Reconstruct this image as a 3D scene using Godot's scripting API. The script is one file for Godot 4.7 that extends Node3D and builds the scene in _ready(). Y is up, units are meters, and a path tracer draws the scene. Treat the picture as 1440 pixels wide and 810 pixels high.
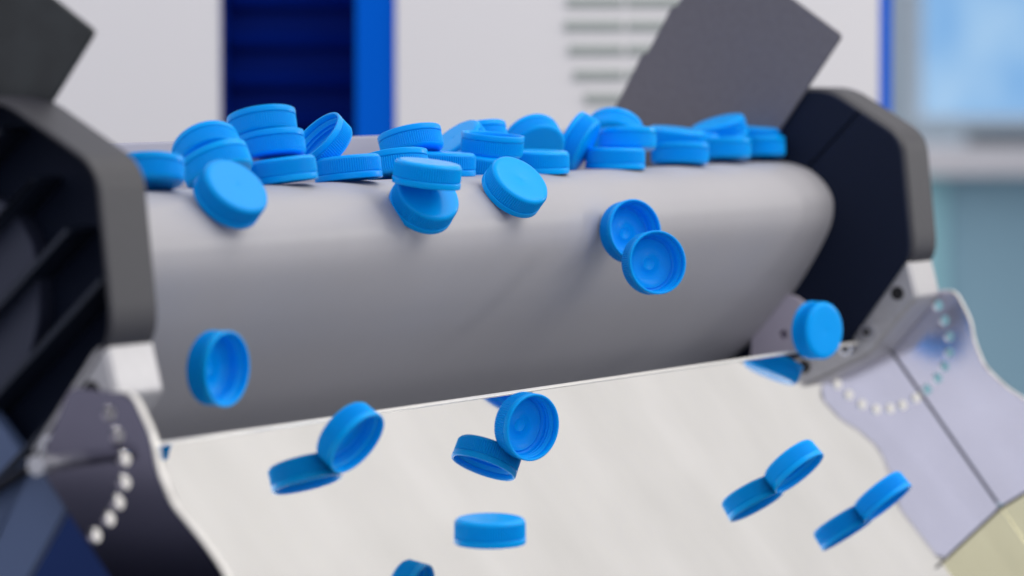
extends Node3D

var rng := RandomNumberGenerator.new()
var taken := {}
var cap_first: Node3D
var M := {}


func _ready() -> void:
	rng.seed = 20
	camera_and_light()
	make_materials()
	hall_floor()
	hall_behind()
	conveyor()
	chute()
	lower_frame()
	bottle_caps()


# ---------------------------------------------------------------- camera, light
func camera_and_light() -> void:
	var cam := Camera3D.new()
	cam.name = "camera"
	var lens := CameraAttributesPhysical.new()
	lens.frustum_focal_length = 197.04
	lens.frustum_focus_distance = 2.71
	lens.frustum_near = 0.05
	lens.frustum_far = 60.0
	lens.exposure_aperture = 7.3
	cam.attributes = lens
	add_child(cam)
	cam.position = Vector3(-2.1149, 0.0620, 1.2097)
	cam.basis = Basis(Vector3(0.43003, 0, 0.90281), Vector3(0.042176, 0.998908, -0.020089), Vector3(-0.901829, 0.046716, 0.42956)).orthonormalized()
	cam.fov = 6.9703
	cam.far = 60.0
	cam.current = true

	var env := Environment.new()
	env.background_mode = Environment.BG_COLOR
	env.background_color = Color(0.80, 0.805, 0.84)
	env.tonemap_mode = Environment.TONE_MAPPER_LINEAR
	env.tonemap_exposure = 1.3
	env.sdfgi_enabled = true
	env.ssao_enabled = true
	env.ssil_enabled = true
	var we := WorldEnvironment.new()
	we.name = "hall_air"
	we.environment = env
	add_child(we)

	# added soft light panels out of view, for fill, chute reflection and glints
	added_light_panel("added unseen wide white light panel above the conveyor", Vector3(0.95, 1.75, 1.45), Vector3(0.35, 0.0, 0.0), Vector2(2.3, 1.9), 1.9, 0.6, Color(1.0, 0.985, 0.96))
	added_light_panel("added unseen white light panel ahead of the chute, mirrored in its sheet", Vector3(2.75, 0.80, 0.62), Vector3(0.4, -0.2, 0.1), Vector2(2.6, 1.9), 0.27, 0.15, Color(1.0, 0.985, 0.965))
	added_light_panel("added small bright light panel out of view at the right, giving glints on the caps", Vector3(2.15, 0.33, 1.25), Vector3(0.35, 0.0, 0.0), Vector2(0.2, 0.32), 15.0, 2.0, Color(1.0, 0.99, 0.97))


func added_light_panel(label: String, at: Vector3, target: Vector3, size: Vector2, radiance: float, glow_part: float, color: Color) -> void:
	var root := Node3D.new()
	root.name = numbered("added_light_panel")
	add_child(root)
	root.look_at_from_position(at, target, Vector3(0.0, 0.98, -0.2).normalized())
	tag(root, label, "light panel")
	var frame := BoxMesh.new()
	frame.size = Vector3(size.x + 0.04, size.y + 0.04, 0.05)
	var dark := StandardMaterial3D.new()
	dark.albedo_color = Color(0.7, 0.7, 0.72)
	var f := MeshInstance3D.new()
	f.name = "housing"
	f.mesh = frame
	f.material_override = dark
	f.position = Vector3(0, 0, 0.03)
	root.add_child(f, true)
	var glow := StandardMaterial3D.new()
	glow.albedo_color = Color(0.8, 0.8, 0.8)
	glow.emission_enabled = true
	glow.emission = color
	glow.emission_energy_multiplier = glow_part
	var q := BoxMesh.new()
	q.size = Vector3(size.x, size.y, 0.004)
	var g := MeshInstance3D.new()
	g.name = "diffuser"
	g.mesh = q
	g.material_override = glow
	root.add_child(g, true)
	var l := AreaLight3D.new()
	l.name = "added_panel_lamp"
	l.area_size = size
	l.area_normalize_energy = true
	l.light_color = color
	l.light_energy = radiance * size.x * size.y / PI
	l.shadow_enabled = true
	l.area_range = 12.0
	l.area_attenuation = 2.0
	l.position = Vector3(0, 0, -0.006)
	root.add_child(l, true)


# ---------------------------------------------------------------- helpers
func numbered(called: String) -> String:
	var n: int = taken.get(called, 0)
	taken[called] = n + 1
	return called if n == 0 else "%s_%03d" % [called, n]


func tag(o: Node, label: String, category: String, group := "", kind := "") -> void:
	if label:
		o.set_meta("label", label)
	if category:
		o.set_meta("category", category)
	if group:
		o.set_meta("group", group)
	if kind:
		o.set_meta("kind", kind)


func thing(called: String, label: String, category: String, at := Vector3.ZERO, group := "") -> Node3D:
	var o := Node3D.new()
	o.name = numbered(called)
	add_child(o)
	o.position = at
	tag(o, label, category, group)
	return o


func put(called: String, mesh: Mesh, m: Material, parent: Node, at := Vector3.ZERO) -> MeshInstance3D:
	var o := MeshInstance3D.new()
	o.name = called
	o.mesh = mesh
	o.material_override = m
	o.position = at
	parent.add_child(o, true)
	return o


# rounds every corner of a closed outline (r in the outline's unit)
func rounded(pts: Array, r: float, n := 6) -> PackedVector2Array:
	var out := PackedVector2Array()
	var c := pts.size()
	for i in c:
		var p: Vector2 = pts[i]
		var a: Vector2 = pts[(i + c - 1) % c] - p
		var b: Vector2 = pts[(i + 1) % c] - p
		var la := minf(r, a.length() * 0.45)
		var lb := minf(r, b.length() * 0.45)
		var s := p + a.normalized() * la
		var e := p + b.normalized() * lb
		for k in n + 1:
			var t := float(k) / n
			out.append(s.lerp(p, t).lerp(p.lerp(e, t), t))
	return out


func mm(list: Array) -> Array:
	var out := []
	for i in range(0, list.size(), 2):
		out.append(Vector2(list[i], list[i + 1]) * 0.001)
	return out


# a plate or block: an outline in the (z, y) plane pushed along x from x0 to x1, with a small chamfer
func block(outline: PackedVector2Array, x0: float, x1: float, chamfer := 0.0008) -> ArrayMesh:
	var o := outline
	if Geometry2D.is_polygon_clockwise(o):
		o.reverse()
	var n := o.size()
	var inner := PackedVector2Array()
	var en := PackedVector2Array()
	for i in n:
		var e := (o[(i + 1) % n] - o[i]).normalized()
		en.append(Vector2(e.y, -e.x))
	for i in n:
		var m := (en[i] + en[(i + n - 1) % n])
		m = m / maxf(0.4, 0.5 * m.length_squared()) if m.length() > 0.01 else en[i]
		inner.append(o[i] - m * chamfer)
	var st := SurfaceTool.new()
	st.begin(Mesh.PRIMITIVE_TRIANGLES)
	var tri := Geometry2D.triangulate_polygon(inner)
	for side in [x0, x1]:
		var nx: float = -1.0 if side == x0 else 1.0
		for k in range(0, tri.size(), 3):
			var ids := [tri[k], tri[k + 1], tri[k + 2]]
			var w: Array = []
			for id in ids:
				w.append(Vector3(side, inner[id].y, inner[id].x))
			face(st, w, Vector3(nx, 0, 0), [Vector3(nx, 0, 0), Vector3(nx, 0, 0), Vector3(nx, 0, 0)])
	var rows := [[x0, inner, -0.7], [x0 + chamfer, o, 0.0], [x1 - chamfer, o, 0.0], [x1, inner, 0.7]]
	for r in 3:
		for i in n:
			var j := (i + 1) % n
			var a2 := en[i]
			var na := a2
			var nb := a2
			var pa := en[(i + n - 1) % n]
			var pb := en[j]
			if pa.dot(a2) > 0.8:
				na = (pa + a2).normalized()
			if pb.dot(a2) > 0.8:
				nb = (pb + a2).normalized()
			var tilt: float = [-0.7, 0.0, 0.7][r]
			var n_a := Vector3(tilt, na.y, na.x).normalized()
			var n_b := Vector3(tilt, nb.y, nb.x).normalized()
			var p0: Vector2 = rows[r][1][i]
			var p1: Vector2 = rows[r][1][j]
			var q0: Vector2 = rows[r + 1][1][i]
			var q1: Vector2 = rows[r + 1][1][j]
			var A := Vector3(rows[r][0], p0.y, p0.x)
			var B := Vector3(rows[r][0], p1.y, p1.x)
			var C := Vector3(rows[r + 1][0], q1.y, q1.x)
			var D := Vector3(rows[r + 1][0], q0.y, q0.x)
			var mid := Vector3(tilt, a2.y, a2.x)
			face(st, [A, B, C], mid, [n_a, n_b, n_b])
			face(st, [A, C, D], mid, [n_a, n_b, n_a])
	return st.commit()


# one triangle turned so that its front (clockwise) side looks along "out"
func face(st: SurfaceTool, p: Array, out: Vector3, normals: Array) -> void:
	var g: Vector3 = (p[1] - p[0]).cross(p[2] - p[0])
	var order := [0, 1, 2]
	if g.dot(out) > 0.0:
		order = [0, 2, 1]
	for k in order:
		st.set_normal(normals[k])
		st.add_vertex(p[k])


# a turned solid about y; pts are (radius, height) from the axis round to the axis
func lathe(pts: Array, seg: int, ribs := Vector3.ZERO, rib_count := 0) -> ArrayMesh:
	# ribs: (from height, to height, depth), on the outer wall only (the points flagged by z = 1)
	var st := SurfaceTool.new()
	st.begin(Mesh.PRIMITIVE_TRIANGLES)
	var rows := pts.size()
	for r in rows:
		var p: Vector3 = pts[r]
		for k in seg + 1:
			var a := TAU * k / seg
			var rad := p.x
			if p.z > 0.5 and rib_count > 0:
				rad -= ribs.z * p.z * (0.5 - 0.5 * signf(cos(a * rib_count)) * pow(absf(cos(a * rib_count)), 0.5))
			st.set_uv(Vector2(float(k) / seg, float(r) / rows))
			st.add_vertex(Vector3(cos(a) * rad, p.y, sin(a) * rad))
	for r in rows - 1:
		for k in seg:
			var i := r * (seg + 1) + k
			var j := i + seg + 1
			for id in [i, i + 1, j, i + 1, j + 1, j]:
				st.add_index(id)
	st.generate_normals()
	return st.commit()


func bar_between(a: Vector3, b: Vector3, r: float, sides := 16) -> ArrayMesh:
	var st := SurfaceTool.new()
	st.begin(Mesh.PRIMITIVE_TRIANGLES)
	var d := (b - a).normalized()
	var u := d.cross(Vector3(0.3, 0.8, 0.5)).normalized()
	var v := d.cross(u)
	for k in sides:
		var t0 := TAU * k / sides
		var t1 := TAU * (k + 1) / sides
		var n0 := u * cos(t0) + v * sin(t0)
		var n1 := u * cos(t1) + v * sin(t1)
		face(st, [a + n0 * r, a + n1 * r, b + n1 * r], n0 + n1, [n0, n1, n1])
		face(st, [a + n0 * r, b + n1 * r, b + n0 * r], n0 + n1, [n0, n1, n0])
		face(st, [a, a + n0 * r, a + n1 * r], -d, [-d, -d, -d])
		face(st, [b, b + n0 * r, b + n1 * r], d, [d, d, d])
	return st.commit()


# a plate with real round holes, cut with CSG; outline in (z, y), pushed from x0 to x1
func drilled(called: String, outline: PackedVector2Array, x0: float, x1: float, holes: Array, m: Material, parent: Node, chamfer := 0.0) -> Node3D:
	var root := CSGCombiner3D.new()
	root.name = called
	parent.add_child(root, true)
	var soft := chamfer > 0.0
	var poly: CSGShape3D = CSGMesh3D.new() if soft else CSGPolygon3D.new()
	poly.name = "outline"
	poly.set("material", m)
	if soft:
		poly.set("mesh", block(outline, x0, x1, chamfer))
	else:
		poly.set("polygon", outline)
		poly.set("depth", x1 - x0)
		poly.transform = Transform3D(Basis(Vector3(0, 0, 1), Vector3(0, 1, 0), Vector3(-1, 0, 0)), Vector3(x0, 0, 0))
	root.add_child(poly, true)
	for h in holes:   # Vector4(z, y, radius, depth from x0; 0 = right through)
		var c := CSGCylinder3D.new()
		c.name = "hole"
		c.radius = h.z
		c.sides = 32
		c.smooth_faces = true
		var deep: float = h.w if h.w > 0.0 else (x1 - x0) + 0.004
		c.height = deep + 0.004
		c.operation = CSGShape3D.OPERATION_SUBTRACTION
		c.material = m
		c.rotation = Vector3(0, 0, PI / 2)
		c.position = Vector3(x0 - 0.002 + (deep + 0.004) * 0.5 - (0.0 if h.w > 0.0 else 0.0), h.y, h.x)
		root.add_child(c, true)
	return root


# ---------------------------------------------------------------- materials
func flat_noise(freq: float, octaves: int, lo: Color, hi: Color, seed_n: int, size := 512) -> NoiseTexture2D:
	var n := FastNoiseLite.new()
	n.seed = seed_n
	n.frequency = freq
	n.fractal_octaves = octaves
	var t := NoiseTexture2D.new()
	t.width = size
	t.height = size
	t.seamless = true
	t.noise = n
	var g := Gradient.new()
	g.set_color(0, lo)
	g.set_color(1, hi)
	t.color_ramp = g
	return t


func bump(freq: float, octaves: int, strength: float, seed_n: int, size := 512) -> NoiseTexture2D:
	var n := FastNoiseLite.new()
	n.seed = seed_n
	n.frequency = freq
	n.fractal_octaves = octaves
	var t := NoiseTexture2D.new()
	t.width = size
	t.height = size
	t.seamless = true
	t.as_normal_map = true
	t.bump_strength = strength
	t.noise = n
	return t


func mat(c: Color, rough: float, metal := 0.0) -> StandardMaterial3D:
	var m := StandardMaterial3D.new()
	m.albedo_color = c
	m.roughness = rough
	m.metallic = metal
	return m


func worn(m: StandardMaterial3D, freq: float, lo: float, hi: float, scale: float, seed_n: int) -> StandardMaterial3D:
	m.albedo_texture = flat_noise(freq, 5, Color(lo, lo, lo), Color(hi, hi, hi), seed_n)
	m.uv1_triplanar = true
	m.uv1_world_triplanar = true
	m.uv1_scale = Vector3.ONE * scale
	return m


func make_materials() -> void:
	for i in 4:
		var cap := mat([Color(0.0, 0.645, 1.0), Color(0.0, 0.63, 0.99), Color(0.0, 0.66, 1.0), Color(0.0, 0.635, 0.975)][i], [0.24, 0.30, 0.22, 0.26][i])
		cap.metallic_specular = 0.23
		cap.subsurf_scatter_enabled = true
		cap.subsurf_scatter_strength = 0.12
		M["cap%d" % i] = cap
	M.belt = worn(mat(Color(0.705, 0.698, 0.712), 0.45), 0.004, 0.97, 1.0, 2.0, 4)
	M.belt.metallic_specular = 0.35
	M.shell = worn(mat(Color(0.195, 0.195, 0.225), 0.5), 0.05, 0.9, 1.0, 9.0, 5)
	M.black = mat(Color(0.085, 0.115, 0.19), 0.6)
	M.black.metallic_specular = 0.25
	M.rib = mat(Color(0.105, 0.135, 0.2), 0.5)
	M.guide = worn(mat(Color(0.44, 0.43, 0.46), 0.6), 0.05, 0.92, 1.0, 7.0, 6)
	M.guide_shaded = worn(mat(Color(0.20, 0.22, 0.23), 0.45), 0.01, 0.7, 1.0, 5.0, 7)  # darker copy of the guide grey: left plate's shade put into the colour
	M.rail = mat(Color(0.62, 0.62, 0.68), 0.5)
	M.alu = worn(mat(Color(0.74, 0.735, 0.745), 0.4, 0.45), 0.03, 0.95, 1.0, 9.0, 8)
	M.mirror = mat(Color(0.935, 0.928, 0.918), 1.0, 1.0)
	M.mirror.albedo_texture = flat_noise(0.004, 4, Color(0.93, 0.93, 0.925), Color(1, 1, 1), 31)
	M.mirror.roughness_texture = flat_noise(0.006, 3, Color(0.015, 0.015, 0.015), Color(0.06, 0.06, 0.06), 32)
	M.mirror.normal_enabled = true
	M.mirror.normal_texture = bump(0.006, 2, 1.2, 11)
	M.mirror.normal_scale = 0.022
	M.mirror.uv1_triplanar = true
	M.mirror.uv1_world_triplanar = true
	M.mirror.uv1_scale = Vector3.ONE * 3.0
	M.edge = mat(Color(0.88, 0.87, 0.85), 0.35, 0.4)
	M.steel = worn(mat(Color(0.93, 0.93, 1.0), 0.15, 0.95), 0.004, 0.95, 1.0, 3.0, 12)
	M.steel_dark_reflection = worn(mat(Color(0.42, 0.41, 0.47), 0.09, 1.0), 0.004, 0.9, 1.0, 3.0, 13)  # steel darkened: the dark things this plate reflects are put into its colour
	M.brushed = worn(mat(Color(0.97, 0.95, 0.80), 0.2, 0.95), 0.004, 0.93, 1.0, 3.0, 14)
	M.screw = mat(Color(0.8, 0.8, 0.82), 0.25, 0.9)
	M.socket = mat(Color(0.06, 0.06, 0.07), 0.6)
	M.block = mat(Color(0.80, 0.77, 0.83), 0.5)
	M.opening_patch = mat(Color(0.19, 0.21, 0.29), 0.5)
	M.seal = mat(Color(0.38, 0.37, 0.42), 0.5)
	M.frame_blue = mat(Color(0.34, 0.41, 0.55), 0.5)
	M.wall = mat(Color(0.965, 0.955, 0.955), 0.6)
	M.recess = mat(Color(0.0, 0.12, 0.46), 0.5)
	M.slat = mat(Color(0.0, 0.12, 0.47), 0.6)
	M.blue = mat(Color(0.0, 0.40, 0.88), 0.7)
	M.blue.metallic_specular = 0.15
	M.recess.metallic_specular = 0.15
	M.slat.metallic_specular = 0.15
	M.slot_shade = mat(Color(0.68, 0.71, 0.69), 0.7)
	M.teal = mat(Color(0.68, 0.90, 0.93), 0.6)


# ---------------------------------------------------------------- bottle caps
func cap_shell() -> ArrayMesh:
	var s := 0.001
	var pts := []
	for p in [[0.01, 14.55, 0], [0.5, 14.55, 0], [0.9, 14.75, 0], [1.5, 14.8, 0], [6.0, 14.92, 0], [14.8, 15.0, 0], [16.2, 14.95, 0], [17.2, 14.65, 0], [17.9, 14.1, 0], [18.3, 13.4, 0], [18.45, 12.9, 0.0], [18.8, 12.6, 1], [18.82, 11.8, 1], [18.88, 8.0, 1], [18.92, 5.0, 1], [18.9, 4.6, 1], [18.5, 4.35, 0], [18.2, 4.3, 0], [18.2, 4.0, 0], [17.3, 4.0, 0], [17.3, 6.0, 0], [16.9, 6.4, 0], [16.6, 6.7, 0], [16.6, 7.0, 0], [17.2, 7.5, 0], [17.3, 8.6, 0], [16.9, 9.0, 0], [16.6, 9.3, 0], [16.6, 9.6, 0], [17.2, 10.1, 0], [17.2, 11.4, 0], [16.6, 12.6, 0], [15.6, 13.3, 0], [14.9, 13.4, 0], [14.9, 12.6, 0], [14.2, 12.6, 0], [14.1, 13.4, 0], [4.2, 13.4, 0], [4.0, 13.1, 0], [3.5, 13.1, 0], [3.3, 13.4, 0], [0.01, 13.4, 0]]:
		pts.append(Vector3(p[0] * s, (p[1] - 7.5) * s * 0.90, p[2]))
	return lathe(pts, 504, Vector3(0, 0, 0.75 * s), 84)


func cap_band() -> ArrayMesh:
	var s := 0.001
	var pts := []
	for p in [[18.0, 4.02], [18.75, 4.0], [18.98, 3.8], [19.05, 3.4], [19.08, 0.7], [18.95, 0.2], [18.6, 0.0], [17.9, 0.05], [17.6, 0.5], [17.5, 3.2], [17.7, 4.02], [18.0, 4.02]]:
		pts.append(Vector3(p[0] * s, (p[1] - 7.5) * s * 0.90, 0))
	return lathe(pts, 120)


func place_cap(at: Vector3, axis: Vector3, label: String, group: String) -> void:
	var o: Node3D
	if cap_first == null:
		o = Node3D.new()
		o.name = numbered("bottle_cap")
		add_child(o)
		put("shell", cap_shell(), M.cap0, o)
		put("tamper_band", cap_band(), M.cap0, o)
		cap_first = o
	else:
		o = cap_first.duplicate()
		o.name = numbered("bottle_cap")
		add_child(o)
	var tone: Material = M["cap%d" % rng.randi_range(0, 3)]
	for part in o.get_children():
		part.material_override = tone
	tag(o, label, "bottle cap", group)
	var y := axis.normalized()
	var x := y.cross(Vector3(0.31, 0.22, 0.92)).normalized()
	var b := Basis(x, y, x.cross(y))
	o.transform = Transform3D(b.rotated(y, rng.randf() * TAU), at)


# ---------------------------------------------------------------- conveyor
const LEFT_OUT := -0.200
const LEFT_IN := -0.157
const RIGHT_IN := 0.862
const RIGHT_OUT := 0.907


func cover_outline() -> PackedVector2Array:
	return rounded(mm([-100, 48, 30, 48, 83, 16, 91, -60, 86, -72, 46, -126, 30, -136, -30, -170, -100, -170]), 0.012, 8)


func shrink(o: PackedVector2Array, by: float) -> PackedVector2Array:
	var r := Geometry2D.offset_polygon(o, -by, Geometry2D.JOIN_ROUND)
	return r[0]


func conveyor() -> void:
	var t := thing("belt_conveyor", "grey belt conveyor head with black-sided end covers and caps heaped on it", "conveyor")
	# belt: its loop in (z, y)
	var c := Curve2D.new()
	var key := [[-260, -24], [-120, -13], [-40, -5], [-7, -2], [15, -7], [29, -19], [33.5, -33], [28, -53], [5, -90], [-29, -128], [-75, -156], [-130, -170], [-260, -176]]
	var outer := PackedVector2Array()
	for i in key.size() - 1:
		var p0 := Vector2(key[maxi(i - 1, 0)][0], key[maxi(i - 1, 0)][1])
		var p1 := Vector2(key[i][0], key[i][1])
		var p2 := Vector2(key[i + 1][0], key[i + 1][1])
		var p3 := Vector2(key[mini(i + 2, key.size() - 1)][0], key[mini(i + 2, key.size() - 1)][1])
		for k in 10:
			outer.append(p1.cubic_interpolate(p2, p0, p3, k / 10.0) * 0.001)
	outer.append(Vector2(-0.26, -0.176))
	put("belt", block(outer, LEFT_IN + 0.002, RIGHT_IN - 0.002, 0.0006), M.belt, t)
	# rail behind the belt
	put("back_rail", block(rounded(mm([-128, -14, -120, -14, -120, 19.5, -128, 19.5]), 0.0015, 3), LEFT_IN + 0.003, RIGHT_IN - 0.003), M.rail, t)

	# left end cover: a rim with an open, ribbed hollow on its outer side
	var o := cover_outline()
	var left := put("end_cover", cover_rim(o, LEFT_OUT, LEFT_IN, 0.0024), M.shell, t)
	put("hollow_back", block(shrink(o, 0.005), LEFT_IN - 0.006, LEFT_IN - 0.0005), M.black, left)
	for k in 7:
		var s := -0.115 + k * 0.031
		var a := Vector2(0.000 + s, 0.040)
		var ribs := PackedVector2Array()
		var along := Vector2(-0.72, -0.69)
		var across := Vector2(-0.69, 0.72) * 0.0016
		var start := Vector2(0.020, 0.036) + Vector2(0.62, -0.78) * (k * 0.030 - 0.055)
		ribs = PackedVector2Array([start + across, start - across, start + along * 0.19 - across, start + along * 0.19 + across])
		var cut := Geometry2D.intersect_polygons(ribs, shrink(o, 0.006))
		if cut.size():
			put("rib", block(cut[0], LEFT_OUT + 0.010, LEFT_IN - 0.007, 0.0006), M.rib, left)
	put("opening_patch", block(rounded(mm([-95, 0, 18, 0, 36, -24, 38, -60, 24, -96, -95, -96]), 0.012, 6), LEFT_OUT + 0.022, LEFT_IN - 0.007), M.opening_patch, left)  # lighter blue-grey block added in place of openings in the hollow

	# right end cover: the closed inner side faces the belt
	var right := put("end_cover", block(o, RIGHT_IN, RIGHT_OUT, 0.0025), M.shell, t)
	var inset := shrink(o, 0.0022)
	# inner panel in two plates that leave a fine joint
	var joint0 := Vector2(0.053, 0.033)
	var dir := Vector2(-0.70, -0.72)
	var nrm := Vector2(0.72, -0.70)
	var far0 := joint0 - dir * 0.05
	var far1 := joint0 + dir * 0.40
	var front_half := PackedVector2Array([far0 + nrm * 0.0004, far1 + nrm * 0.0004, far1 + nrm * 0.5, far0 + nrm * 0.5])
	var back_half := PackedVector2Array([far0 - nrm * 0.0004, far1 - nrm * 0.0004, far1 - nrm * 0.5, far0 - nrm * 0.5])
	for half in [front_half, back_half]:
		var cut := Geometry2D.intersect_polygons(inset, half)
		for piece in cut:
			put("inner_panel", block(piece, RIGHT_IN - 0.003, RIGHT_IN + 0.0005, 0.0008), M.black, right)

	# tilted guide plates at both sides of the belt
	var gp := rounded(mm([41, 83, -53, 148, -81, 103, -84, 104, -103, 71, -106, 72, -158, -22, -120, -40, -47, -40]), 0.004, 5)
	put("guide_plate", block(gp, RIGHT_IN - 0.0065, RIGHT_IN - 0.0035, 0.0005), M.guide, t)
	var gl := rounded(mm([56, 79, -38, 144, -140, -22, -100, -40, -30, -40]), 0.003, 5)
	put("guide_plate", block(gl, LEFT_IN + 0.0005, LEFT_IN + 0.0035, 0.0005), M.guide_shaded, t)

	# light block beside the belt's right end
	var bearing := drilled("bearing_block", rounded(mm([-24, -150, -22, -118, -13, -100, 4, -91, 15, -97, 30, -118, 26, -150]), 0.006, 5), RIGHT_IN - 0.012, RIGHT_IN - 0.0045, [Vector4(1, -119, 3.2, 5) * 0.001], M.block, t)
	bearing.set_meta("label", "light grey rounded bearing block with one dark hole")


func cover_rim(o: PackedVector2Array, x0: float, x1: float, wall: float) -> ArrayMesh:
	var st := SurfaceTool.new()
	st.begin(Mesh.PRIMITIVE_TRIANGLES)
	if Geometry2D.is_polygon_clockwise(o):
		o.reverse()
	var n := o.size()
	var nv := PackedVector2Array()
	for i in n:
		var e := (o[(i + 1) % n] - o[(i + n - 1) % n]).normalized()
		nv.append(Vector2(e.y, -e.x))
	# rings: outer front, outer back, inner back, inner front (with rounded lips)
	var rings := [[x1, 0.0005, 1.0], [x1 - 0.0015, 0.0, 1.0], [x0 + 0.002, 0.0, 1.0], [x0 + 0.0006, 0.0006, 0.7], [x0, 0.002, 0.0], [x0, wall - 0.001, 0.0], [x0 + 0.0008, wall, -0.8], [x1 - 0.0005, wall, -1.0]]
	for r in rings.size() - 1:
		for i in n:
			var j := (i + 1) % n
			var q := []
			var nn := []
			for pair in [[r, i], [r, j], [r + 1, j], [r + 1, i]]:
				var g: Array = rings[pair[0]]
				var p: Vector2 = o[pair[1]] - nv[pair[1]] * float(g[1])
				q.append(Vector3(g[0], p.y, p.x))
				var out2: Vector2 = nv[pair[1]] * float(g[2])
				nn.append(Vector3(-(1.0 - absf(g[2])), out2.y, out2.x).normalized())
			var mid: Vector3 = nn[0] + nn[2]
			face(st, [q[0], q[1], q[2]], mid, [nn[0], nn[1], nn[2]])
			face(st, [q[0], q[2], q[3]], mid, [nn[0], nn[2], nn[3]])
	return st.commit()


func bolt_hole(parent: Node, at: Vector3, r: float) -> void:
	# a countersunk ring with a solid dark disc painting the shade of the bore inside it
	var ring := []
	for p in [[1.0, -0.4], [1.22, 0.25], [1.30, 0.1], [1.34, -0.3]]:
		ring.append(Vector3(p[0] * r, p[1] * 0.001, 0))
	var o := put("bolt_hole", lathe(ring, 32), M.alu, parent, at)
	o.rotation.z = PI / 2
	put("bore_shade", bar_between(Vector3(0, -0.002, 0), Vector3(0, 0.00015, 0), r * 1.02, 28), M.socket, o)


func socket_screw(parent: Node, at: Vector3, r: float) -> void:
	var s := put("screw", bar_between(at - Vector3(0.0035, 0, 0), at, r), M.screw, parent)
	var hex := bar_between(at - Vector3(0.0037, 0, 0), at - Vector3(0.002, 0, 0), r * 0.5, 6)
	put("socket", hex, M.socket, s)


# ---------------------------------------------------------------- chute
func chute() -> void:
	var t := thing("reject_chute", "mirror polished steel chute with perforated side plates below the belt", "chute")
	# polished sheet, sloping 53 degrees, from its upper edge down out of the frame
	var top := Vector2(0.0513, -0.1240)
	var down := Vector2(0.606, -0.796)
	var back := Vector2(-0.796, -0.606)
	var sheet := PackedVector2Array([top, top + down * 0.32, top + down * 0.32 + back * 0.0025, top + back * 0.0025])
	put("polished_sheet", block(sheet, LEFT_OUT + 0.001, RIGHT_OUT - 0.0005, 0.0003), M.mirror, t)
	put("top_edge", block(rounded([top + back * 0.003 - down * 0.0013, top - back * 0.0007 - down * 0.0013, top - back * 0.0007 + down * 0.0009, top + back * 0.003 + down * 0.0009], 0.0005, 3), LEFT_OUT + 0.001, RIGHT_IN - 0.003, 0.0002), M.edge, t)

	var holes := []
	for h in [[91, -100], [95.5, -110], [99, -121], [99, -132], [95.5, -141.5], [90.5, -149.5], [83, -157.5], [72.5, -165.5]]:
		holes.append(Vector4(h[0] * 0.001, h[1] * 0.001, 0.0036, 0.0))
	# side plates: one outline, front edge with the wave
	var wave := rounded(mm([70, -88, 92, -90, 103, -90, 114, -110, 116, -123, 124, -141, 140, -157, 151, -170, 172, -212, 136, -235.5, 52.5, -126, 60, -110]), 0.006, 5)
	var left := drilled("side_plate", wave, LEFT_OUT - 0.0045, LEFT_OUT - 0.0002, holes, M.steel_dark_reflection, t)
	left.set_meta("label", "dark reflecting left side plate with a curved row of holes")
	var wave2 := rounded(mm([70, -88, 92, -90, 103, -90, 114, -110, 116, -123, 124, -141, 140, -155, 158, -165, 185, -205, 136, -235.5, 52.5, -126, 60, -110]), 0.006, 5)
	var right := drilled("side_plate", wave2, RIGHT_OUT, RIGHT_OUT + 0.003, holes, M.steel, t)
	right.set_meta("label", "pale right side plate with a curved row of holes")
	# bright cut edges along the waved fronts of both plates
	for side in 2:
		var front := PackedVector2Array((wave if side == 0 else wave2))
		var path := PackedVector2Array()
		for p in front:
			if p.x > 0.0925 and p.y > -0.2125 and (p.x > 0.1 or p.y > -0.12):
				path.append(p)
		var ribbon := PackedVector2Array(path)
		for k in range(path.size() - 1, -1, -1):
			var along := (path[mini(k + 1, path.size() - 1)] - path[maxi(k - 1, 0)]).normalized()
			var out := Vector2(-along.y, along.x)
			if out.x < 0.0:
				out = -out
			ribbon.append(path[k] + out * 0.0007)
		var from_x: float = LEFT_OUT - 0.0052 if side == 0 else RIGHT_OUT - 0.0006
		put("cut_edge", block(ribbon, from_x, from_x + (0.0052 if side == 0 else 0.0042), 0.0001), M.edge, left if side == 0 else right)
	put("lower_panel", block(PackedVector2Array(mm([136, -236.5, 186, -205.5, 260, -300, 205, -330])), RIGHT_OUT + 0.0005, RIGHT_OUT + 0.0035), M.brushed, t)
	socket_screw(t, Vector3(RIGHT_OUT + 0.001, -0.256, 0.1445), 0.0032)

	put("seal_strip", block(rounded([top - back * 0.0003, top + down * 0.137 - back * 0.0003, top + down * 0.137 - back * 0.0010, top - back * 0.0010], 0.0005, 2), RIGHT_OUT - 0.0010, RIGHT_OUT - 0.0001, 0.0002), M.seal, t)
	put("joint_strip", block(PackedVector2Array(mm([135, -236.0, 190, -201.8, 191, -203.2, 136, -237.6])), RIGHT_OUT - 0.0004, RIGHT_OUT + 0.002, 0.0002), M.socket, t)
	# aluminium brackets with rounded noses, one in front of each end cover
	for x0 in [LEFT_OUT + 0.0005, RIGHT_IN]:
		var nose := rounded(mm([79, -71, 86.5, -67, 93, -93, 55, -136, 44, -120]), 0.003, 5)
		var b := put("bracket", block(nose, x0, x0 + 0.0445, 0.0022), M.alu, t)
		bolt_hole(b, Vector3(x0, -0.090, 0.0785), 0.0046)
		socket_screw(b, Vector3(x0, -0.1165, 0.0575), 0.0054)


func hall_floor() -> void:
	var f := BoxMesh.new()
	f.size = Vector3(16, 0.1, 16)
	var o := put("floor", f, worn(mat(Color(0.42, 0.43, 0.46), 0.5), 0.02, 0.85, 1.0, 0.7, 21), self, Vector3(1.5, -1.0, 0.0))
	tag(o, "grey hall floor under the machines", "floor", "", "structure")


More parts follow.
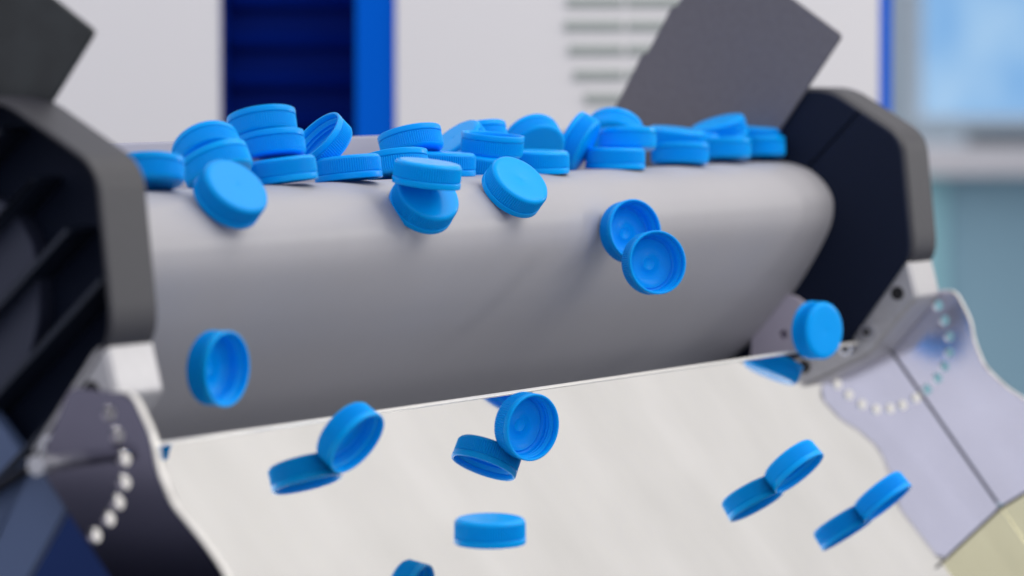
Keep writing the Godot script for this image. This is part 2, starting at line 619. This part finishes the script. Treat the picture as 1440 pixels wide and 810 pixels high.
func lower_frame() -> void:
	var t := thing("support_leg", "blue grey machine leg plates below the left end cover", "machine leg")
	put("leg_plate", block(rounded(mm([-60, -60, 15, -102, 40, -130, -10, -205, -90, -205]), 0.004, 3), LEFT_IN - 0.03, LEFT_IN - 0.02), M.frame_blue, t)
	put("diagonal_bar", block(rounded(mm([41, -128, 52, -122, 64, -142, 36, -186, 10, -186]), 0.003, 3), LEFT_IN - 0.036, LEFT_IN - 0.0305), M.frame_blue, t)
	var p := thing("cross_rod", "thin shiny steel rod with a knurled bright end beside the left side plate", "rod")
	put("rod", bar_between(Vector3(LEFT_OUT - 0.0030, -0.1215, 0.077), Vector3(LEFT_OUT - 0.043, -0.1215, 0.077), 0.0035), M.screw, p)
	put("end_nut", bar_between(Vector3(LEFT_OUT - 0.036, -0.1215, 0.077), Vector3(LEFT_OUT - 0.047, -0.1215, 0.077), 0.0052, 6), M.screw, p)


# ---------------------------------------------------------------- the hall behind
# local axes: x to the right along the walls, y up, z out of the wall
func hall_place(distance: float) -> Transform3D:
	var along := Vector3(0.43003, 0, 0.90281)
	var away := Vector3(0.90281, 0, -0.43003)
	return Transform3D(Basis(along, Vector3.UP, -away), Vector3(-2.1149, 0.0, 1.2097) + away * distance)


func slab(called: String, x0: float, x1: float, y0: float, y1: float, z0: float, z1: float, m: Material, parent: Node) -> MeshInstance3D:
	var b := BoxMesh.new()
	b.size = Vector3(x1 - x0, y1 - y0, z1 - z0)
	return put(called, b, m, parent, Vector3((x0 + x1) / 2, (y0 + y1) / 2, (z0 + z1) / 2))


func hall_behind() -> void:
	var k := 4.0 / 6650.0
	var top := 0.62
	var low := -0.9
	var cab := thing("machine_cabinet", "white machine cabinet with a deep blue recessed bay and slotted vent, out of focus behind", "cabinet")
	cab.transform = hall_place(4.0)
	var a := (308 - 720) * k
	var b := (557 - 720) * k
	var right := (1236 - 720) * k
	slab("left_door", -0.9, a, low, top, -0.03, 0.0, M.wall, cab)
	slab("right_door", b, right, low, top, -0.03, 0.0, M.wall, cab)
	slab("bay_back", a, b, low, top, -0.10, -0.07, M.recess, cab)
	slab("bay_side", a - 0.001, a + 0.004, low, top, -0.07, -0.031, M.recess, cab)
	slab("bay_frame", b - 0.034, b - 0.0005, low, top, -0.07, -0.004, M.blue, cab)
	for i in 9:
		var y := 0.115 - i * 0.034
		var s := slab("bay_slat", a + 0.006, b - 0.036, y, y + 0.007, -0.069, -0.057, M.slat, cab)
		s.rotation.x = 0.5
	# vent slots: grey strips on the door, slot shade put into their colour
	for i in 5:
		var yc: float = 0.062 + (94 - [3, 36, 70, 105, 138][i]) * k
		var x0: float = ([797, 794, 800, 807, 822][i] - 720) * k
		for half in 2:
			var s0 := x0 if half == 0 else (882 - 720) * k
			var s1: float = (876 - 720) * k if half == 0 else (968 - 720) * k
			slab("vent_slot_shade", s0, s1, yc - 0.0042, yc + 0.0042, -0.004, 0.002, M.slot_shade, cab)
	var post := thing("blue_post", "narrow blue upright post beside the white cabinet's right edge", "post")
	post.transform = hall_place(4.05)
	var kp := 4.05 / 6650.0
	slab("post_face", (1237 - 720) * kp, (1253 - 720) * kp, -0.03, top, -0.02, 0.0, M.blue, post)
	var kc := 6.6 / 6650.0
	var wall := thing("pale_wall", "pale grey blue partition at the far right background", "partition")
	wall.transform = hall_place(7.4)
	var kw := 7.4 / 6650.0
	slab("panel", (1150 - 720) * kw, 1.7, -0.9, 1.2, -0.03, 0.0, mat(Color(0.80, 0.84, 0.87), 0.7), wall)
	var sc := thing("display_screen", "pale blue lit display screen at the upper right, far out of focus", "screen")
	sc.transform = hall_place(6.6)
	slab("bezel", (1284 - 720) * kc, 1.15, 0.062 + (94 - 176) * kc, 0.75, -0.03, 0.0, mat(Color(0.80, 0.84, 0.86), 0.5), sc)
	var glass := mat(Color(0.1, 0.12, 0.15), 0.3)
	glass.emission_enabled = true
	glass.emission_texture = screen_picture()
	glass.emission_energy_multiplier = 0.74
	var sg := slab("screen", (1296 - 720) * kc, 1.12, 0.062 + (94 - 163) * kc, 0.71, 0.0005, 0.003, glass, sc)
	var q := QuadMesh.new()
	q.size = Vector2(1.12 - (1296 - 720) * kc, 0.71 - 0.062 - (94 - 163) * kc)
	sg.mesh = q
	var kt := 6.3 / 6650.0
	var table := thing("counter", "white topped counter with grey blue front below the display screen", "counter")
	table.transform = hall_place(6.3)
	slab("top", (1240 - 720) * kt, 1.35, 0.062 + (94 - 246) * kt, 0.062 + (94 - 205) * kt, -0.3, 0.0, M.wall, table)
	slab("front", (1340 - 720) * kt, 1.35, -0.9, 0.062 + (94 - 247) * kt, -0.10, -0.06, mat(Color(0.64, 0.80, 0.86), 0.6), table)
	slab("leg", (1300 - 720) * kt, (1338 - 720) * kt, -0.9, 0.062 + (94 - 247) * kt, -0.10, -0.05, M.teal, table)
	var box := thing("keyboard_tray", "low dark tray lying on the white counter under the display screen", "tray")
	box.transform = hall_place(6.36)
	slab("tray", (1372 - 720) * kt, 1.1, 0.062 + (94 - 204.5) * kt, 0.062 + (94 - 184) * kt, -0.1, 0.0, mat(Color(0.36, 0.40, 0.43), 0.6), box)
	var cur := thing("teal_partition", "teal grey partition behind the right side plate, out of focus", "partition")
	cur.transform = hall_place(7.1)
	slab("sheet", 0.45, 1.7, -0.9, -0.10, -0.02, 0.0, M.teal, cur)
	var low_cab := thing("added_dark_cabinet", "added unseen dark blue low cabinet that darkens the reflection in the left side plate", "cabinet", Vector3(-1.3, -0.648, -0.55))  # unseen block, added only for the dark reflection in the left plate
	slab("body", -0.2, 0.2, -0.33, 0.37, -0.5, 0.55, mat(Color(0.03, 0.08, 0.22), 0.5), low_cab)
	slab("lid", -0.21, 0.21, 0.371, 0.39, -0.51, 0.56, mat(Color(0.25, 0.28, 0.36), 0.5), low_cab)
	var dk := thing("blue_cabinet", "dark blue cabinet base seen low at the left under the conveyor", "cabinet")
	dk.transform = hall_place(3.4)
	slab("base", -0.62, -0.10, -0.55, -0.19, -0.2, 0.0, mat(Color(0.0, 0.17, 0.42), 0.7), dk)


func screen_picture() -> ImageTexture:
	var im := Image.create(256, 256, false, Image.FORMAT_RGB8)
	var n := FastNoiseLite.new()
	n.seed = 3
	n.frequency = 0.014
	n.fractal_octaves = 3
	for y in 256:
		for x in 256:
			var v := clampf(0.5 + 0.9 * n.get_noise_2d(x, y), 0.0, 1.0)
			im.set_pixel(x, y, Color(0.50, 0.70, 0.90).lerp(Color(0.64, 0.79, 0.93), v))
	return ImageTexture.create_from_image(im)


# ---------------------------------------------------------------- the caps, one by one
func bottle_caps() -> void:
	place_cap(Vector3(0.0122, 0.0073, -0.0120), Vector3(-0.219, -0.963, 0.160), "blue cap cut off by the left grey end cover, low on the belt", "caps heaped on the belt")
	place_cap(Vector3(0.1193, 0.0149, -0.0360), Vector3(-0.468, -0.676, 0.569), "tilted blue cap on top of the leftmost leaning pair, blank face turned down", "caps heaped on the belt")
	place_cap(Vector3(0.1035, 0.0087, -0.0220), Vector3(-0.153, -0.868, 0.473), "blue cap leaning under the leftmost tilted cap, tamper band upwards", "caps heaped on the belt")
	place_cap(Vector3(0.0231, -0.0031, 0.0310), Vector3(-0.259, 0.677, 0.689), "blue cap at the left sliding off the belt, pale flat top facing the viewer", "caps heaped on the belt")
	place_cap(Vector3(0.1694, 0.0297, -0.0300), Vector3(-0.175, -0.952, 0.250), "topmost blue cap of the three-high stack at the left", "caps heaped on the belt")
	place_cap(Vector3(0.1681, 0.0181, -0.0240), Vector3(-0.126, -0.968, 0.216), "middle blue cap of the three-high stack at the left", "caps heaped on the belt")
	place_cap(Vector3(0.1589, 0.0055, -0.0120), Vector3(-0.014, 0.990, -0.138), "bottom blue cap of the three-high stack at the left", "caps heaped on the belt")
	place_cap(Vector3(0.2350, 0.0182, -0.0280), Vector3(0.593, -0.681, 0.430), "blue cap propped on its edge right of the three-high stack, hollow side up left", "caps heaped on the belt")
	place_cap(Vector3(0.2323, 0.0053, -0.0100), Vector3(0.017, 0.993, -0.119), "blue cap lying flat on the belt right of the propped cap, tamper band down", "caps heaped on the belt")
	place_cap(Vector3(0.3787, 0.0172, -0.0440), Vector3(-0.135, -0.949, 0.286), "blue cap tilted on two others left of the heap's middle, against the grey back rail", "caps heaped on the belt")
	place_cap(Vector3(0.3237, 0.0054, -0.0260), Vector3(-0.116, -0.975, 0.189), "blue cap lying upside down between the flat cap and the bright glinting one", "caps heaped on the belt")
	place_cap(Vector3(0.2177, 0.0033, 0.0470), Vector3(-0.015, 0.990, 0.141), "blue cap with a bright glint on its top edge, resting on a hanging cap", "caps heaped on the belt")
	place_cap(Vector3(0.2322, -0.0120, 0.0380), Vector3(-0.414, 0.649, 0.639), "blue cap hanging over the belt nose under the glinting cap", "caps heaped on the belt")
	place_cap(Vector3(0.4548, 0.0139, -0.0500), Vector3(-0.531, 0.768, -0.358), "mostly hidden blue cap behind the heap's middle, its slanted side just showing", "caps heaped on the belt")
	place_cap(Vector3(0.4349, 0.0153, -0.0180), Vector3(0.010, -0.994, -0.104), "blue cap lying open side up on top of the heap's middle, hollow rim showing", "caps heaped on the belt")
	place_cap(Vector3(0.4969, 0.0180, -0.0580), Vector3(-0.136, -0.948, 0.288), "blue cap peeping out behind the open-side-up cap", "caps heaped on the belt")
	place_cap(Vector3(0.3777, 0.0053, -0.0220), Vector3(0.005, 0.999, 0.042), "blue cap flat on the belt right behind the glinting cap", "caps heaped on the belt")
	place_cap(Vector3(0.4312, 0.0039, -0.0200), Vector3(-0.097, 0.983, 0.157), "shaded blue cap under the open-side-up cap, ribs in shadow", "caps heaped on the belt")
	place_cap(Vector3(0.3582, -0.0071, 0.0340), Vector3(-0.255, 0.689, 0.678), "blue cap at the middle sliding off the belt, dimpled top facing the viewer", "caps heaped on the belt")
	place_cap(Vector3(0.5406, 0.0136, -0.0400), Vector3(-0.528, -0.546, 0.651), "blue cap leaning back on edge at the heap's middle, blank face half hidden", "caps heaped on the belt")
	place_cap(Vector3(0.4830, 0.0047, -0.0100), Vector3(-0.022, 0.999, 0.033), "blue cap lying flat in front of the cap leaning on edge at the middle", "caps heaped on the belt")
	place_cap(Vector3(0.5833, 0.0143, -0.0300), Vector3(0.166, -0.472, 0.866), "slim slanting blue cap on edge between the middle heap and the right pairs", "caps heaped on the belt")
	place_cap(Vector3(0.6230, 0.0157, -0.0140), Vector3(-0.106, -0.992, 0.073), "upper blue cap of the pair right of the slanting cap", "caps heaped on the belt")
	place_cap(Vector3(0.6010, 0.0045, -0.0120), Vector3(0.019, 1.000, 0.002), "lower blue cap of the pair right of the slanting cap", "caps heaped on the belt")
	place_cap(Vector3(0.6743, 0.0175, -0.0460), Vector3(-0.714, -0.668, 0.207), "domed looking blue cap rising behind the pair right of the slanting cap", "caps heaped on the belt")
	place_cap(Vector3(0.7067, 0.0154, -0.0160), Vector3(-0.024, 0.992, 0.123), "upper blue cap of the second pair, its top sloping down to the right", "caps heaped on the belt")
	place_cap(Vector3(0.7033, 0.0052, -0.0120), Vector3(-0.097, -0.994, 0.046), "lower blue cap of the second pair, dark shadow under it", "caps heaped on the belt")
	place_cap(Vector3(0.7742, 0.0082, -0.0340), Vector3(-0.156, -0.979, 0.130), "small visible piece of blue cap wedged right of the second pair", "caps heaped on the belt")
	place_cap(Vector3(0.8013, 0.0193, -0.0260), Vector3(-0.260, 0.949, -0.179), "tilted blue cap riding on the right-hand group below the grey guide plate", "caps heaped on the belt")
	place_cap(Vector3(0.7790, 0.0069, -0.0140), Vector3(-0.102, -0.991, 0.082), "blue cap lying under the tilted one in the right-hand group", "caps heaped on the belt")
	place_cap(Vector3(0.8572, 0.0152, -0.0240), Vector3(-0.023, 0.997, 0.078), "upper of the two blue caps nearest the right end cover", "caps heaped on the belt")
	place_cap(Vector3(0.8442, 0.0073, -0.0160), Vector3(-0.084, -0.994, 0.073), "lower of the two blue caps nearest the right end cover", "caps heaped on the belt")
	place_cap(Vector3(0.4864, -0.0372, 0.0490), Vector3(0.501, -0.159, -0.851), "left blue cap of the falling pair at right centre, hollow side showing, half covered", "caps in the air off the belt")
	place_cap(Vector3(0.4579, -0.0545, 0.0770), Vector3(0.615, -0.092, -0.783), "right blue cap of the falling pair at right centre, hollow side facing the viewer", "caps in the air off the belt")
	place_cap(Vector3(-0.0481, -0.0885, 0.0619), Vector3(0.120, 0.035, -0.992), "blue cap falling at far left beside the left aluminium bracket", "caps in the air off the belt")
	place_cap(Vector3(0.7513, -0.1098, 0.0654), Vector3(-0.314, 0.012, 0.949), "blue cap falling at the right before the right bracket, closed top facing out", "caps in the air off the belt")
	place_cap(Vector3(0.0663, -0.1303, 0.0768), Vector3(0.102, 0.552, -0.827), "blue cap falling over the polished chute left of centre, hollow side down right", "caps in the air off the belt")
	place_cap(Vector3(0.2714, -0.1387, 0.0815), Vector3(0.415, 0.084, -0.906), "blue cap falling at the chute's top edge near the centre, hollow side out", "caps in the air off the belt")
	place_cap(Vector3(0.5794, -0.1832, 0.1179), Vector3(0.026, 0.736, -0.677), "upper left cap of the two blue caps falling low over the chute's right half", "caps in the air off the belt")
	place_cap(Vector3(0.6807, -0.2096, 0.1375), Vector3(-0.046, 0.758, -0.650), "lower right cap of the two blue caps falling low over the chute's right half", "caps in the air off the belt")
	place_cap(Vector3(0.1179, -0.1816, 0.1333), Vector3(-0.067, 0.997, 0.032), "blue cap falling level, closed top up, low at the bottom centre", "caps in the air off the belt")
